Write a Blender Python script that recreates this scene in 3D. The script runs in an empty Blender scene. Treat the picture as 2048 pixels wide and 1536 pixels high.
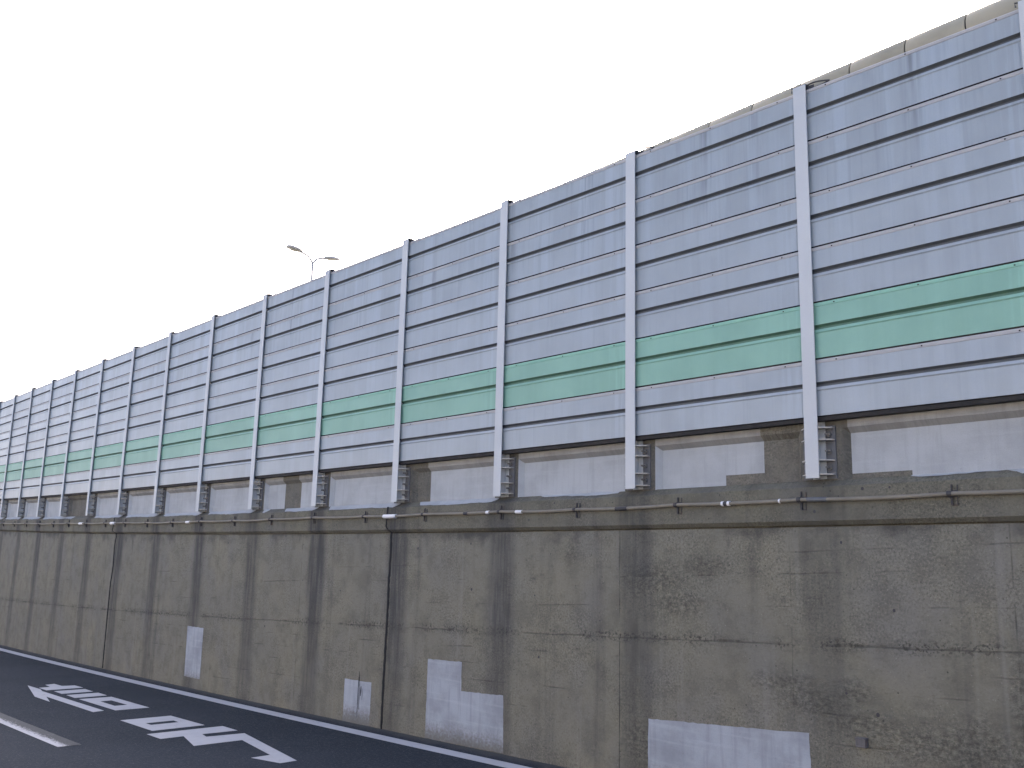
import bpy, bmesh, math, random
from mathutils import Vector, Matrix

random.seed(7)
S = bpy.context.scene
COL = S.collection
rad = math.radians

# ------------------------------------------------------------------ layout
F_PX, YAW, PITCH, ROLL = 1967.09, -0.83315, 0.19008, 0.02362
CAM = Vector((2.45342, -7.28433, -0.82533))
CL, CV = 0.0012, 0.00051                 # the wall follows a gentle bend and a sag curve
POST_H, FLANGE = 3.49, 0.123
PAN_H, PAN_Z = 0.49123, 0.50905
GA, GB = 0.01330461, -2.64641353         # road surface: z = GA * x + GB
PX = [0.0, -1.922, -3.904, -5.882, -7.888, -9.892, -11.874, -13.886, -15.88, -17.867,
      -19.881, -21.912, -23.946, -25.987, -27.994, -30.0]
Y_WALL, Y_BAND, Y_PAR, Y_REC = 0.10, 0.06, 0.138, 0.19
Z_LEDGE_IN, Z_LEDGE, Z_BAND, Z_SOFF = -0.010, -0.068, -0.345, -0.379
Z_PTOP = 0.52

def lerp_tab(x, xs, ys):
    if x <= xs[0]:
        return ys[0] + (x - xs[0]) * (ys[1] - ys[0]) / (xs[1] - xs[0])
    for a in range(len(xs) - 1):
        if x <= xs[a + 1]:
            return ys[a] + (x - xs[a]) * (ys[a + 1] - ys[a]) / (xs[a + 1] - xs[a])
    return ys[-1] + (x - xs[-1]) * (ys[-1] - ys[-2]) / (xs[-1] - xs[-2])

_ps = [p + FLANGE / 2 for p in PX][::-1]
_pu = [-2.0 * k for k in range(len(PX))][::-1]
def post_u(s):                            # post centres fall on even numbers
    return lerp_tab(s, _ps, _pu)

def bend(s, y, z):
    return Vector((s, y + CL * s * s, z + CV * s * s))
def ground(x):
    return GA * x + GB
def wall_foot(s):                         # foot of the wall in unbent height
    return ground(s) - CV * s * s - 0.06

# ------------------------------------------------------------------ object helpers
def link(name, me, parent=None):
    o = bpy.data.objects.new(name, me)
    COL.objects.link(o)
    if parent is not None:
        o.parent = parent
    return o
def empty(name, loc=(0, 0, 0)):
    o = bpy.data.objects.new(name, None)
    o.location = loc
    o.empty_display_size = 0.2
    COL.objects.link(o)
    return o
def tag(o, label=None, cat=None, group=None, kind=None):
    if label: o['label'] = label
    if cat: o['category'] = cat
    if group: o['group'] = group
    if kind: o['kind'] = kind
    return o

class MB:
    """collects faces of one part"""
    def __init__(self):
        self.v, self.f, self.m, self.uv = [], [], [], []
    def face(self, pts, m=0, uv=None):
        b = len(self.v)
        self.v += [tuple(p) for p in pts]
        self.f.append(tuple(range(b, b + len(pts))))
        self.m.append(m)
        self.uv.append(uv)
    def box(self, a, b, m=0):
        x0, y0, z0 = a; x1, y1, z1 = b
        c = [(x0,y0,z0),(x1,y0,z0),(x1,y1,z0),(x0,y1,z0),(x0,y0,z1),(x1,y0,z1),(x1,y1,z1),(x0,y1,z1)]
        for q in ((0,3,2,1),(4,5,6,7),(0,1,5,4),(1,2,6,5),(2,3,7,6),(3,0,4,7)):
            self.face([c[i] for i in q], m)
    def tube(self, path, r, n=10, m=0, cap=True, up=Vector((0, 0, 1))):
        path = [Vector(p) for p in path]
        rs = r if isinstance(r, (list, tuple)) else [r] * len(path)
        rings = []
        for i, p in enumerate(path):
            d = (path[min(i + 1, len(path) - 1)] - path[max(i - 1, 0)]).normalized()
            u = up if abs(d.dot(up)) < 0.95 else Vector((1, 0, 0))
            a = d.cross(u).normalized(); b = a.cross(d).normalized()
            rings.append([p + a * math.cos(2*math.pi*k/n) * rs[i] + b * math.sin(2*math.pi*k/n) * rs[i] for k in range(n)])
        base = len(self.v)
        for rg in rings: self.v += [tuple(q) for q in rg]
        for i in range(len(rings) - 1):
            for k in range(n):
                k2 = (k + 1) % n
                self.f.append((base+i*n+k, base+i*n+k2, base+(i+1)*n+k2, base+(i+1)*n+k))
                self.m.append(m); self.uv.append(None)
        if cap:
            self.f.append(tuple(base + k for k in range(n))[::-1]); self.m.append(m); self.uv.append(None)
            self.f.append(tuple(base + (len(rings)-1)*n + k for k in range(n))); self.m.append(m); self.uv.append(None)
    def mesh(self, name, mats, smooth=None, fixn=True, merge=True):
        me = bpy.data.meshes.new(name)
        me.from_pydata(self.v, [], self.f)
        for mt in mats: me.materials.append(mt)
        for p, mi in zip(me.polygons, self.m): p.material_index = mi
        if any(u is not None for u in self.uv):
            ul = me.uv_layers.new(name='UVMap')
            for p, u in zip(me.polygons, self.uv):
                for li, k in zip(p.loop_indices, range(len(p.vertices))):
                    ul.data[li].uv = u[k] if u is not None else (0, 0)
        bm = bmesh.new(); bm.from_mesh(me)
        if merge: bmesh.ops.remove_doubles(bm, verts=bm.verts, dist=1e-5)
        if fixn: bmesh.ops.recalc_face_normals(bm, faces=bm.faces)
        if smooth is not None:
            for f in bm.faces: f.smooth = True
            for e in bm.edges:
                if len(e.link_faces) == 2 and e.calc_face_angle(0) > rad(smooth): e.smooth = False
        bm.to_mesh(me); bm.free()
        return me
    def build(self, name, mats, parent=None, **kw):
        return link(name, self.mesh(name, mats if isinstance(mats, (list, tuple)) else [mats], **kw), parent)

# ------------------------------------------------------------------ material helper
class NT:
    def __init__(self, name):
        self.mat = bpy.data.materials.new(name); self.mat.use_nodes = True
        self.t = self.mat.node_tree; self.t.nodes.clear()
        self.out = self.t.nodes.new('ShaderNodeOutputMaterial')
        self.b = self.t.nodes.new('ShaderNodeBsdfPrincipled')
        self.t.links.new(self.b.outputs[0], self.out.inputs[0])
    def n(self, typ): return self.t.nodes.new(typ)
    def put(self, sock, v):
        if isinstance(v, bpy.types.NodeSocket): self.t.links.new(v, sock)
        elif isinstance(v, (int, float)) and sock.type in ('RGBA',): sock.default_value = (v, v, v, 1)
        elif isinstance(v, tuple) and sock.type == 'RGBA' and len(v) == 3: sock.default_value = (*v, 1)
        else: sock.default_value = v
    def math(self, op, a, b=0.0, c=None, clamp=False):
        m = self.n('ShaderNodeMath'); m.operation = op; m.use_clamp = clamp
        self.put(m.inputs[0], a); self.put(m.inputs[1], b)
        if c is not None: self.put(m.inputs[2], c)
        return m.outputs[0]
    def mix(self, f, a, b, mode='MIX'):
        m = self.n('ShaderNodeMix'); m.data_type = 'RGBA'; m.blend_type = mode
        self.put(m.inputs[0], f); self.put(m.inputs[6], a); self.put(m.inputs[7], b)
        return m.outputs[2]
    def step(self, x, lo, hi, a=0.0, b=1.0, smooth=True):
        m = self.n('ShaderNodeMapRange'); m.interpolation_type = 'SMOOTHSTEP' if smooth else 'LINEAR'
        self.put(m.inputs[0], x)
        if lo > hi: lo, hi, a, b = hi, lo, b, a
        for i, v in enumerate((lo, hi, a, b)): m.inputs[i + 1].default_value = v
        return m.outputs[0]
    def coord(self, which='Object'):
        return self.n('ShaderNodeTexCoord').outputs[which]
    def world(self): return self.n('ShaderNodeNewGeometry').outputs['Position']
    def uv(self): return self.n('ShaderNodeUVMap').outputs[0]
    def sep(self, v):
        s = self.n('ShaderNodeSeparateXYZ'); self.put(s.inputs[0], v); return s.outputs
    def comb(self, x, y, z=0.0):
        c = self.n('ShaderNodeCombineXYZ')
        for i, q in enumerate((x, y, z)): self.put(c.inputs[i], q)
        return c.outputs[0]
    def vmap(self, v, scale=(1, 1, 1), loc=(0, 0, 0)):
        m = self.n('ShaderNodeMapping'); self.put(m.inputs[0], v)
        m.inputs[1].default_value = loc; m.inputs[3].default_value = scale
        return m.outputs[0]
    def noise(self, v, scale, detail=4, rough=0.55, dist=0.0):
        m = self.n('ShaderNodeTexNoise'); self.put(m.inputs['Vector'], v)
        m.inputs['Scale'].default_value = scale; m.inputs['Detail'].default_value = detail
        m.inputs['Roughness'].default_value = rough; m.inputs['Distortion'].default_value = dist
        return m.outputs[0]
    def voro(self, v, scale, feature='F1'):
        m = self.n('ShaderNodeTexVoronoi'); m.feature = feature
        self.put(m.inputs['Vector'], v); m.inputs['Scale'].default_value = scale
        return m.outputs[0]
    def rand(self): return self.n('ShaderNodeObjectInfo').outputs['Random']
    def bump(self, h, strength=0.5, dist=0.01, normal=None):
        m = self.n('ShaderNodeBump'); self.put(m.inputs['Height'], h)
        m.inputs['Strength'].default_value = strength; m.inputs['Distance'].default_value = dist
        if normal is not None: self.put(m.inputs['Normal'], normal)
        return m.outputs[0]
    def done(self, color, rough=0.6, normal=None, metal=0.0, spec=0.5):
        self.put(self.b.inputs['Base Color'], color); self.put(self.b.inputs['Roughness'], rough)
        self.put(self.b.inputs['Metallic'], metal); self.put(self.b.inputs['Specular IOR Level'], spec)
        if normal is not None: self.put(self.b.inputs['Normal'], normal)
        return self.mat

# ------------------------------------------------------------------ materials
def mat_panel(name, base, dirt=0.25, drips=0.0, rough=0.42, spec=0.5):
    t = NT(name)
    w = t.world(); o = t.coord('Object'); r = t.rand()
    off = t.n('ShaderNodeVectorMath'); off.operation = 'ADD'
    t.put(off.inputs[0], w); t.put(off.inputs[1], t.comb(0.0, 0.0, t.math('MULTIPLY', r, 3.0)))
    ow = off.outputs[0]
    streak = t.noise(t.vmap(w, (5.0, 5.0, 0.35)), 1.0, 5, 0.6)
    streak2 = t.noise(t.vmap(w, (17.0, 17.0, 0.8)), 1.0, 3, 0.6)
    cloud = t.noise(ow, 1.6, 4, 0.55)
    fine = t.noise(w, 130, 2, 0.6)
    s1 = t.step(streak, 0.46, 0.68)
    s2 = t.step(streak2, 0.5, 0.72)
    z = t.sep(o)[2]
    light = tuple(min(1, c * k) for c, k in zip(base, (1.14, 1.17, 1.22)))
    dark = tuple(c * k for c, k in zip(base, (0.76, 0.77, 0.77)))
    col = t.mix(t.math('MULTIPLY', t.step(cloud, 0.3, 0.7), 0.55), base, dark)
    col = t.mix(t.math('MULTIPLY', s1, dirt), col, light)
    col = t.mix(t.math('MULTIPLY', s2, dirt * 0.9), col, dark)
    if drips > 0:
        d = t.noise(t.vmap(w, (3.1, 3.1, 0.1)), 1.0, 4, 0.62)
        d2 = t.noise(t.vmap(w, (26.0, 26.0, 0.6)), 1.0, 2, 0.6)
        m = t.math('MULTIPLY', t.step(d, 0.55, 0.68), t.step(d2, 0.32, 0.62))
        fade = t.step(z, 0.02, 0.47, 0.25, 1.0)
        m = t.math('MULTIPLY', t.math('MULTIPLY', m, fade), drips)
        col = t.mix(m, col, tuple(c * 0.42 for c in base))
        wsh = t.noise(t.vmap(w, (4.2, 4.2, 0.15), (3, 1, 0)), 1.0, 3, 0.5)
        col = t.mix(t.math('MULTIPLY', t.step(wsh, 0.56, 0.66), 0.5), col, light)
    ox = t.sep(o)[0]
    side = t.math('MULTIPLY', t.step(t.math('ADD', ox, t.math('MULTIPLY', t.math('SUBTRACT', streak2, 0.5), 0.5)), 0.66, 0.86), t.step(streak2, 0.40, 0.60))
    col = t.mix(t.math('MULTIPLY', side, 0.55), col, light)
    col = t.mix(t.math('MULTIPLY', t.math('SUBTRACT', r, 0.35), 0.28, clamp=True), col, dark)
    col = t.mix(t.step(fine, 0.3, 0.7, 0.0, 0.16), col, dark)
    rg = t.math('ADD', rough, t.math('MULTIPLY', t.math('SUBTRACT', cloud, 0.5), 0.15))
    nb = t.bump(t.noise(t.vmap(w, (1.2, 1.2, 2.4)), 1.3, 2, 0.4), 0.05, 0.02)
    return t.done(col, rg, nb, 0.0, spec)

PANEL = mat_panel('panel_paint', (0.340, 0.385, 0.420), 0.34, 0.0, 0.38, 0.55)
PANEL_TOP = mat_panel('panel_paint_stained', (0.320, 0.365, 0.400), 0.58, 0.85, 0.40, 0.55)
GREEN = mat_panel('panel_green', (0.23, 0.43, 0.345), 0.16, 0.0, 0.5)

def mat_metal(name, base, var=0.2, rough=0.5, scale=6.0, spec=0.5, rust=0.0):
    t = NT(name); w = t.world()
    a = t.noise(t.vmap(w, (1, 1, 0.35)), scale, 4, 0.6); b = t.noise(w, 90, 2, 0.6)
    col = t.mix(t.math('MULTIPLY', t.step(a, 0.35, 0.7), var), base, tuple(c * 0.6 for c in base))
    col = t.mix(t.step(b, 0.35, 0.75, 0, var * 0.6), col, tuple(c * 0.7 for c in base))
    if rust > 0:
        rr = t.noise(w, 14, 5, 0.65)
        col = t.mix(t.math('MULTIPLY', t.step(rr, 0.56, 0.66), rust), col, (0.12, 0.075, 0.05))
    return t.done(col, t.math('ADD', rough, t.math('MULTIPLY', a, 0.15)), None, 0.0, spec)

SLOT_SHADE = mat_metal('louvre_slot_shade', (0.085, 0.095, 0.105), 0.3, 0.6, 4.0)  # louvre groove faces coloured dark, shade painted into the tone
SLOT_SHADE_G = mat_metal('louvre_slot_shade_green', (0.09, 0.185, 0.135), 0.25, 0.6, 4.0)  # darker copy of the green paint, for the shade inside the groove
RAIL = mat_metal('rail_beige', (0.40, 0.40, 0.405), 0.25, 0.55)
RAIL_G = mat_metal('rail_green', (0.24, 0.47, 0.37), 0.2, 0.55)
POST = mat_metal('post_paint', (0.51, 0.54, 0.56), 0.16, 0.5, 2.0)
PLATE = mat_metal('plate_galvanised', (0.12, 0.128, 0.14), 0.35, 0.5, 9.0, 0.5, 0.25)  # tone darkened to stand in for shade between the post flanges
STIFF = mat_metal('stiffener_steel', (0.50, 0.48, 0.44), 0.3, 0.5, 9.0, 0.5, 0.3)
BOLT = mat_metal('bolt_steel', (0.17, 0.165, 0.155), 0.4, 0.45, 30.0, 0.5, 0.5)
DARKM = mat_metal('dark_steel', (0.055, 0.055, 0.06), 0.4, 0.6, 20.0, 0.4, 0.5)
RUBBER = mat_metal('seal_rubber', (0.018, 0.019, 0.022), 0.4, 0.75, 12.0, 0.3)
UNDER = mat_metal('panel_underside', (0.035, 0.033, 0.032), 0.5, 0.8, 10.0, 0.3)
WHITEP = mat_metal('white_sleeve', (0.74, 0.75, 0.78), 0.1, 0.4, 20.0)
LAMPM = mat_metal('lamp_grey', (0.36, 0.36, 0.375), 0.1, 0.4, 4.0)
LENS = mat_metal('lamp_lens', (0.22, 0.21, 0.18), 0.1, 0.2, 4.0)
BRICKM = mat_metal('bracket_metal', (0.11, 0.107, 0.115), 0.4, 0.5, 40.0, 0.5, 0.3)

def mat_cap():
    t = NT('cap_cream'); w = t.world(); o = t.coord('Object')
    a = t.noise(t.vmap(w, (2.5, 2.5, 2.5)), 1.0, 5, 0.6); b = t.noise(w, 60, 3, 0.6)
    col = t.mix(t.step(a, 0.35, 0.72, 0, 0.6), (0.34, 0.315, 0.235), (0.23, 0.21, 0.15))
    col = t.mix(t.step(b, 0.4, 0.75, 0, 0.25), col, (0.30, 0.28, 0.24))
    return t.done(col, 0.65, t.bump(b, 0.1, 0.004))
CAPM = mat_cap()

def mat_concrete(name, base, tan, streaks=1.0, lower=True):
    """UV.x = place along the wall with posts on even numbers, UV.y = height"""
    t = NT(name)
    uv = t.uv(); u, v, _ = t.sep(uv)
    p = t.comb(u, v, 0.0)
    big = t.noise(p, 0.9, 4, 0.55)
    mid = t.noise(p, 3.6, 5, 0.62)
    fine = t.noise(p, 18, 6, 0.8)
    grit = t.noise(p, 48, 3, 0.85)
    col = t.mix(t.step(big, 0.34, 0.66), base, tan)
    greyer = tuple(0.55 * c + 0.45 * (sum(base) / 3) * 1.05 for c in base)
    col = t.mix(t.step(t.noise(t.vmap(p, (1.0, 0.7, 1), (7, 3, 0)), 1.5, 3, 0.5), 0.45, 0.7, 0, 0.8), col, greyer)
    col = t.mix(t.step(mid, 0.42, 0.66, 0, 0.55), col, tuple(c * 0.62 for c in base))
    col = t.mix(t.step(mid, 0.42, 0.25, 0, 0.22), col, tuple(min(1, c * 1.35) for c in tan))
    # aggregate speckle, coarse in some places and trowelled smooth in others
    zone = t.step(t.noise(t.vmap(p, (1, 1.2, 1), (11, 4, 0)), 1.15, 4, 0.6), 0.38, 0.62, 0.25, 1.0)
    scab = t.noise(t.vmap(p, (1, 1.3, 1), (5, 8, 0)), 7.5, 5, 0.7)
    col = t.mix(t.math('MULTIPLY', t.step(scab, 0.54, 0.70), 0.42), col, tuple(c * 0.50 for c in base))
    col = t.mix(t.math('MULTIPLY', t.step(scab, 0.40, 0.26), 0.30), col, tuple(min(1, c * 1.4) for c in greyer))
    col = t.mix(t.math('MULTIPLY', zone, t.step(fine, 0.50, 0.70, 0, 0.68)), col, tuple(c * 0.5 for c in base))
    col = t.mix(t.math('MULTIPLY', zone, t.step(grit, 0.51, 0.64, 0, 0.80)), col, tuple(c * 0.5 for c in base))
    col = t.mix(t.math('MULTIPLY', zone, t.step(grit, 0.47, 0.34, 0, 0.5)), col, tuple(min(1, c * 1.5) for c in tan))
    vor = t.voro(t.vmap(p, (1, 1.15, 1)), 42)
    sel = t.step(t.noise(p, 23, 2, 0.5, 0.3), 0.56, 0.66)
    peb = t.math('MULTIPLY', t.step(vor, 0.26, 0.12), sel)
    col = t.mix(t.math('MULTIPLY', peb, 0.65), col, tuple(min(1, c * 1.75) for c in base))
    pit = t.math('MULTIPLY', t.step(t.voro(t.vmap(p, (1, 1.0, 1), (3.3, 1.7, 0)), 17), 0.16, 0.06), t.step(t.noise(p, 6, 2, 0.5), 0.5, 0.62))
    col = t.mix(t.math('MULTIPLY', pit, 0.75), col, tuple(c * 0.22 for c in base))
    height = t.math('ADD', t.math('MULTIPLY', fine, 0.5), t.math('MULTIPLY', grit, 0.35))
    height = t.math('SUBTRACT', height, t.math('MULTIPLY', pit, 0.9))
    if lower:
        # board-marked pour lines
        tilt = t.math('SUBTRACT', v, t.math('MULTIPLY', u, 0.0345))
        wob = t.math('MULTIPLY', t.math('SUBTRACT', t.noise(p, 2.2, 3, 0.5), 0.5), 0.03)
        tw = t.math('ADD', tilt, wob)
        def pour(level, width, amount, nscale, lo, hi, seed):
            d = t.math('ABSOLUTE', t.math('SUBTRACT', tw, level))
            nm = t.step(t.noise(t.vmap(p, (1, 0.4, 1), (seed, 0, 0)), nscale, 3, 0.6), lo, hi)
            return t.math('MULTIPLY', t.math('MULTIPLY', t.step(d, width, width * 0.25), nm), amount)
        lines = t.math('MAXIMUM', pour(-1.272, 0.011, 0.55, 1.1, 0.36, 0.56, 1.0), pour(-1.268, 0.020, 0.75, 2.9, 0.52, 0.64, 6.0))
        rough_line = t.math('MULTIPLY', t.step(t.math('ABSOLUTE', t.math('SUBTRACT', tw, -1.262)), 0.085, 0.01),
                            t.math('MULTIPLY', t.step(t.noise(p, 1.1, 2, 0.5), 0.38, 0.54), t.step(t.noise(p, 30, 4, 0.75), 0.50, 0.58)))
        for lv, am, sd in ((-0.70, 0.5, 4.0), (-0.97, 0.45, 9.0), (-1.45, 0.55, 12.0), (-1.62, 0.45, 17.0), (-1.80, 0.55, 23.0),
                           (-2.02, 0.45, 29.0), (-2.2, 0.4, 31.0), (-0.52, 0.4, 35.0)):
            lines = t.math('MAXIMUM', lines, pour(lv, 0.010, am, 1.6, 0.52, 0.66, sd))
        # vertical form joints
        for uu, am in ((-4.22, 0.9), (-10.4, 0.55), (-0.45, 0.6), (-13.2, 0.4), (-15.9, 0.4), (-21.0, 0.4), (-5.95, 0.35), (-2.3, 0.3)):
            d = t.math('ABSOLUTE', t.math('SUBTRACT', t.math('ADD', u, t.math('MULTIPLY', wob, 0.4)), uu))
            nm = t.step(t.noise(t.vmap(p, (0.3, 1, 1), (uu, 0, 0)), 2.6, 3, 0.6), 0.36, 0.6)
            lines = t.math('MAXIMUM', lines, t.math('MULTIPLY', t.math('MULTIPLY', t.step(d, 0.009, 0.003), nm), am))
        col = t.mix(t.math('MULTIPLY', lines, 0.9), col, tuple(c * 0.20 for c in base))
        col = t.mix(t.math('MULTIPLY', rough_line, 0.85), col, tuple(c * 0.25 for c in base))
        height = t.math('SUBTRACT', height, t.math('MULTIPLY', t.math('MAXIMUM', lines, rough_line), 0.8))
        # honeycombed patches
        rocky = None
        for (cu, cv, ru, rv) in ((-3.75, -0.84, 0.42, 0.16), (-3.5, -1.06, 0.30, 0.13), (-3.2, -0.72, 0.30, 0.10), (-2.35, -1.66, 0.35, 0.09),
                                 (-2.1, -1.78, 0.42, 0.12), (-1.65, -1.90, 0.45, 0.11), (-1.1, -2.0, 0.5, 0.16), (-0.42, -1.75, 0.12, 0.55),
                                 (-3.95, -2.36, 0.22, 0.22), (-1.75, -1.68, 0.2, 0.1), (-4.9, -0.62, 0.10, 0.12), (-0.75, -2.0, 0.5, 0.25)):
            dx = t.math('DIVIDE', t.math('SUBTRACT', u, cu), ru); dy = t.math('DIVIDE', t.math('SUBTRACT', v, cv), rv)
            dd = t.math('SQRT', t.math('ADD', t.math('MULTIPLY', dx, dx), t.math('MULTIPLY', dy, dy)))
            dd = t.math('ADD', dd, t.math('MULTIPLY', t.math('SUBTRACT', mid, 0.5), 1.6))
            m = t.step(dd, 1.45, 0.35)
            rocky = m if rocky is None else t.math('MAXIMUM', rocky, m)
        crag = t.noise(t.vmap(p, (1, 1.4, 1)), 19, 5, 0.75)
        col = t.mix(t.math('MULTIPLY', rocky, t.step(crag, 0.42, 0.60, 0.05, 0.62)), col, tuple(c * 0.30 for c in base))
        col = t.mix(t.math('MULTIPLY', rocky, t.step(crag, 0.42, 0.30, 0.0, 0.5)), col, tuple(min(1, c * 1.45) for c in tan))
        height = t.math('ADD', height, t.math('MULTIPLY', t.math('MULTIPLY', rocky, crag), 2.2))
    # run-off streaks below each post
    wav = t.math('MULTIPLY', t.math('SUBTRACT', t.noise(t.vmap(p, (2.0, 0.6, 1)), 1.6, 3, 0.55), 0.5), 0.20)
    fr = t.math('SUBTRACT', t.math('FRACT', t.math('ADD', t.math('MULTIPLY', t.math('ADD', u, wav), 0.5), 0.5)), 0.5)
    dpost = t.math('MULTIPLY', t.math('ABSOLUTE', fr), 2.0)
    per = t.noise(t.comb(t.math('MULTIPLY', t.math('ROUND', t.math('MULTIPLY', u, 0.5)), 7.31), 0.0, 0.0), 1.0, 0)
    amt = t.step(per, 0.25, 0.65, 0.62, 1.0)
    far = t.step(u, -2.8, -5.6, 0.45, 1.0)
    vv = t.step(v, -3.0, -0.4, 0.60, 1.0)
    grain = t.step(t.noise(t.vmap(p, (12, 0.9, 1)), 1.0, 4, 0.65), 0.30, 0.66, 0.50, 1.0)
    st = t.math('MULTIPLY', t.step(dpost, 0.30, 0.10), t.math('MULTIPLY', t.math('MULTIPLY', amt, far), t.math('MULTIPLY', vv, grain)))
    # free streaks
    fs = t.step(t.noise(t.vmap(p, (2.6, 0.12, 1), (2.2, 0, 0)), 1.0, 4, 0.6), 0.52, 0.72)
    fs = t.math('MULTIPLY', fs, t.step(t.noise(t.vmap(p, (15, 0.5, 1)), 1.0, 3, 0.6), 0.3, 0.7, 0.3, 1.0))
    wet = t.math('MAXIMUM', st, t.math('MULTIPLY', fs, 0.55))
    if lower:
        lip = t.math('MULTIPLY', t.step(t.math('ADD', v, t.math('MULTIPLY', t.math('SUBTRACT', mid, 0.5), 0.35)), -0.56, -0.36), t.step(t.noise(p, 1.7, 3, 0.6), 0.36, 0.62))
        wet = t.math('MAXIMUM', wet, t.math('MULTIPLY', lip, 0.72))
        blot = t.math('MULTIPLY', t.step(t.noise(t.vmap(p, (7.0, 1.1, 1), (3, 0, 0)), 1.0, 4, 0.65), 0.62, 0.74), t.step(v, -1.0, -0.42))
        wet = t.math('MAXIMUM', wet, t.math('MULTIPLY', blot, 0.8))
        pale = t.step(t.noise(t.vmap(p, (6.5, 0.25, 1), (5, 0, 0)), 1.0, 3, 0.5), 0.60, 0.74)
        col = t.mix(t.math('MULTIPLY', pale, 0.28), col, tuple(min(1, c * 1.5) for c in greyer))
    col = t.mix(t.math('MULTIPLY', wet, 0.95 * streaks), col, (0.043, 0.044, 0.047))
    nrm = t.bump(height, 0.55, 0.012)
    return t.done(col, 0.85, nrm, 0.0, 0.3)

WALLM = mat_concrete('wall_concrete', (0.174, 0.171, 0.144), (0.202, 0.194, 0.150))
BANDM = mat_concrete('band_concrete', (0.136, 0.133, 0.109), (0.160, 0.154, 0.117), 1.0, False)
PARM = mat_concrete('parapet_concrete', (0.142, 0.138, 0.120), (0.170, 0.160, 0.130), 0.9, False)

def mat_whitewash(name, base, rough=0.7, dirty=0.5, foot=False):
    t = NT(name); uv = t.uv(); u, v, _ = t.sep(uv); p = t.comb(u, v, 0.0)
    a = t.noise(p, 2.4, 5, 0.6); b = t.noise(p, 26, 4, 0.7); c = t.noise(t.vmap(p, (14, 1.0, 1)), 1.0, 3, 0.6)
    h = t.noise(t.vmap(p, (1.0, 22, 1)), 1.0, 3, 0.5)
    f = t.noise(p, 110, 2, 0.7)
    dk = tuple(q * 0.66 for q in base)
    col = t.mix(t.step(a, 0.38, 0.7, 0, dirty), base, dk)
    col = t.mix(t.step(c, 0.48, 0.72, 0, dirty * 0.7), col, dk)
    col = t.mix(t.step(h, 0.5, 0.75, 0, dirty * 0.4), col, tuple(min(1, q * 1.2) for q in base))
    col = t.mix(t.step(f, 0.4, 0.75, 0, 0.25), col, tuple(q * 0.55 for q in base))
    spot = t.math('MULTIPLY', t.step(b, 0.66, 0.74), t.step(t.noise(p, 3.1, 2, 0.5), 0.48, 0.62))
    col = t.mix(t.math('MULTIPLY', spot, 0.7), col, tuple(q * 0.35 for q in base))
    if foot:                                   # splash dirt and lost paint low down, chips all over
        fz = t.math('SUBTRACT', v, t.math('ADD', t.math('MULTIPLY', u, GA), GB))
        k = t.math('ADD', fz, t.math('MULTIPLY', t.math('SUBTRACT', b, 0.5), 0.35))
        col = t.mix(t.step(k, 0.22, -0.02, 0, 0.85), col, (0.13, 0.125, 0.11))
        chip = t.math('MULTIPLY', t.step(t.noise(p, 34, 5, 0.8), 0.60, 0.68), t.step(a, 0.42, 0.62))
        col = t.mix(t.math('MULTIPLY', chip, 0.75), col, (0.15, 0.145, 0.13))
    return t.done(col, rough, t.bump(t.math('ADD', b, h), 0.18, 0.006), 0.0, 0.3)
WASH = mat_whitewash('parapet_whitewash', (0.405, 0.43, 0.45))
LIPW = mat_whitewash('parapet_lip_paint', (0.32, 0.322, 0.315), 0.75, 0.8)
PATCHM = mat_whitewash('patch_paint', (0.35, 0.385, 0.44), 0.8, 0.85, True)

def mat_asphalt():
    t = NT('asphalt'); w = t.world()
    a = t.noise(w, 0.5, 4, 0.5); b = t.noise(w, 60, 4, 0.7); v = t.voro(w, 130)
    x, y, _ = t.sep(w)
    base = t.mix(t.step(a, 0.35, 0.65), (0.020, 0.028, 0.039), (0.029, 0.037, 0.050))
    base = t.mix(t.step(t.noise(w, 34, 4, 0.8), 0.48, 0.66, 0, 0.75), base, (0.066, 0.074, 0.090))
    base = t.mix(t.step(v, 0.25, 0.05, 0, 0.35), base, (0.07, 0.075, 0.085))
    sp = t.math('MULTIPLY', t.step(t.voro(w, 24), 0.14, 0.08), t.step(t.noise(w, 9, 2, 0.5), 0.50, 0.58))
    base = t.mix(t.math('MULTIPLY', sp, 0.8), base, (0.22, 0.22, 0.22))
    yb = t.math('SUBTRACT', y, t.math('MULTIPLY', t.math('MULTIPLY', x, x), CL))
    edge = t.step(t.math('ADD', yb, t.math('MULTIPLY', t.math('SUBTRACT', t.noise(w, 4, 4, 0.6), 0.5), 0.25)), -0.20, 0.08)
    base = t.mix(t.math('MULTIPLY', edge, 0.75), base, (0.085, 0.084, 0.082))
    return t.done(base, 0.9, t.bump(t.math('ADD', b, v), 0.6, 0.008), 0.0, 0.2)
ASPH = mat_asphalt()

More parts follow.
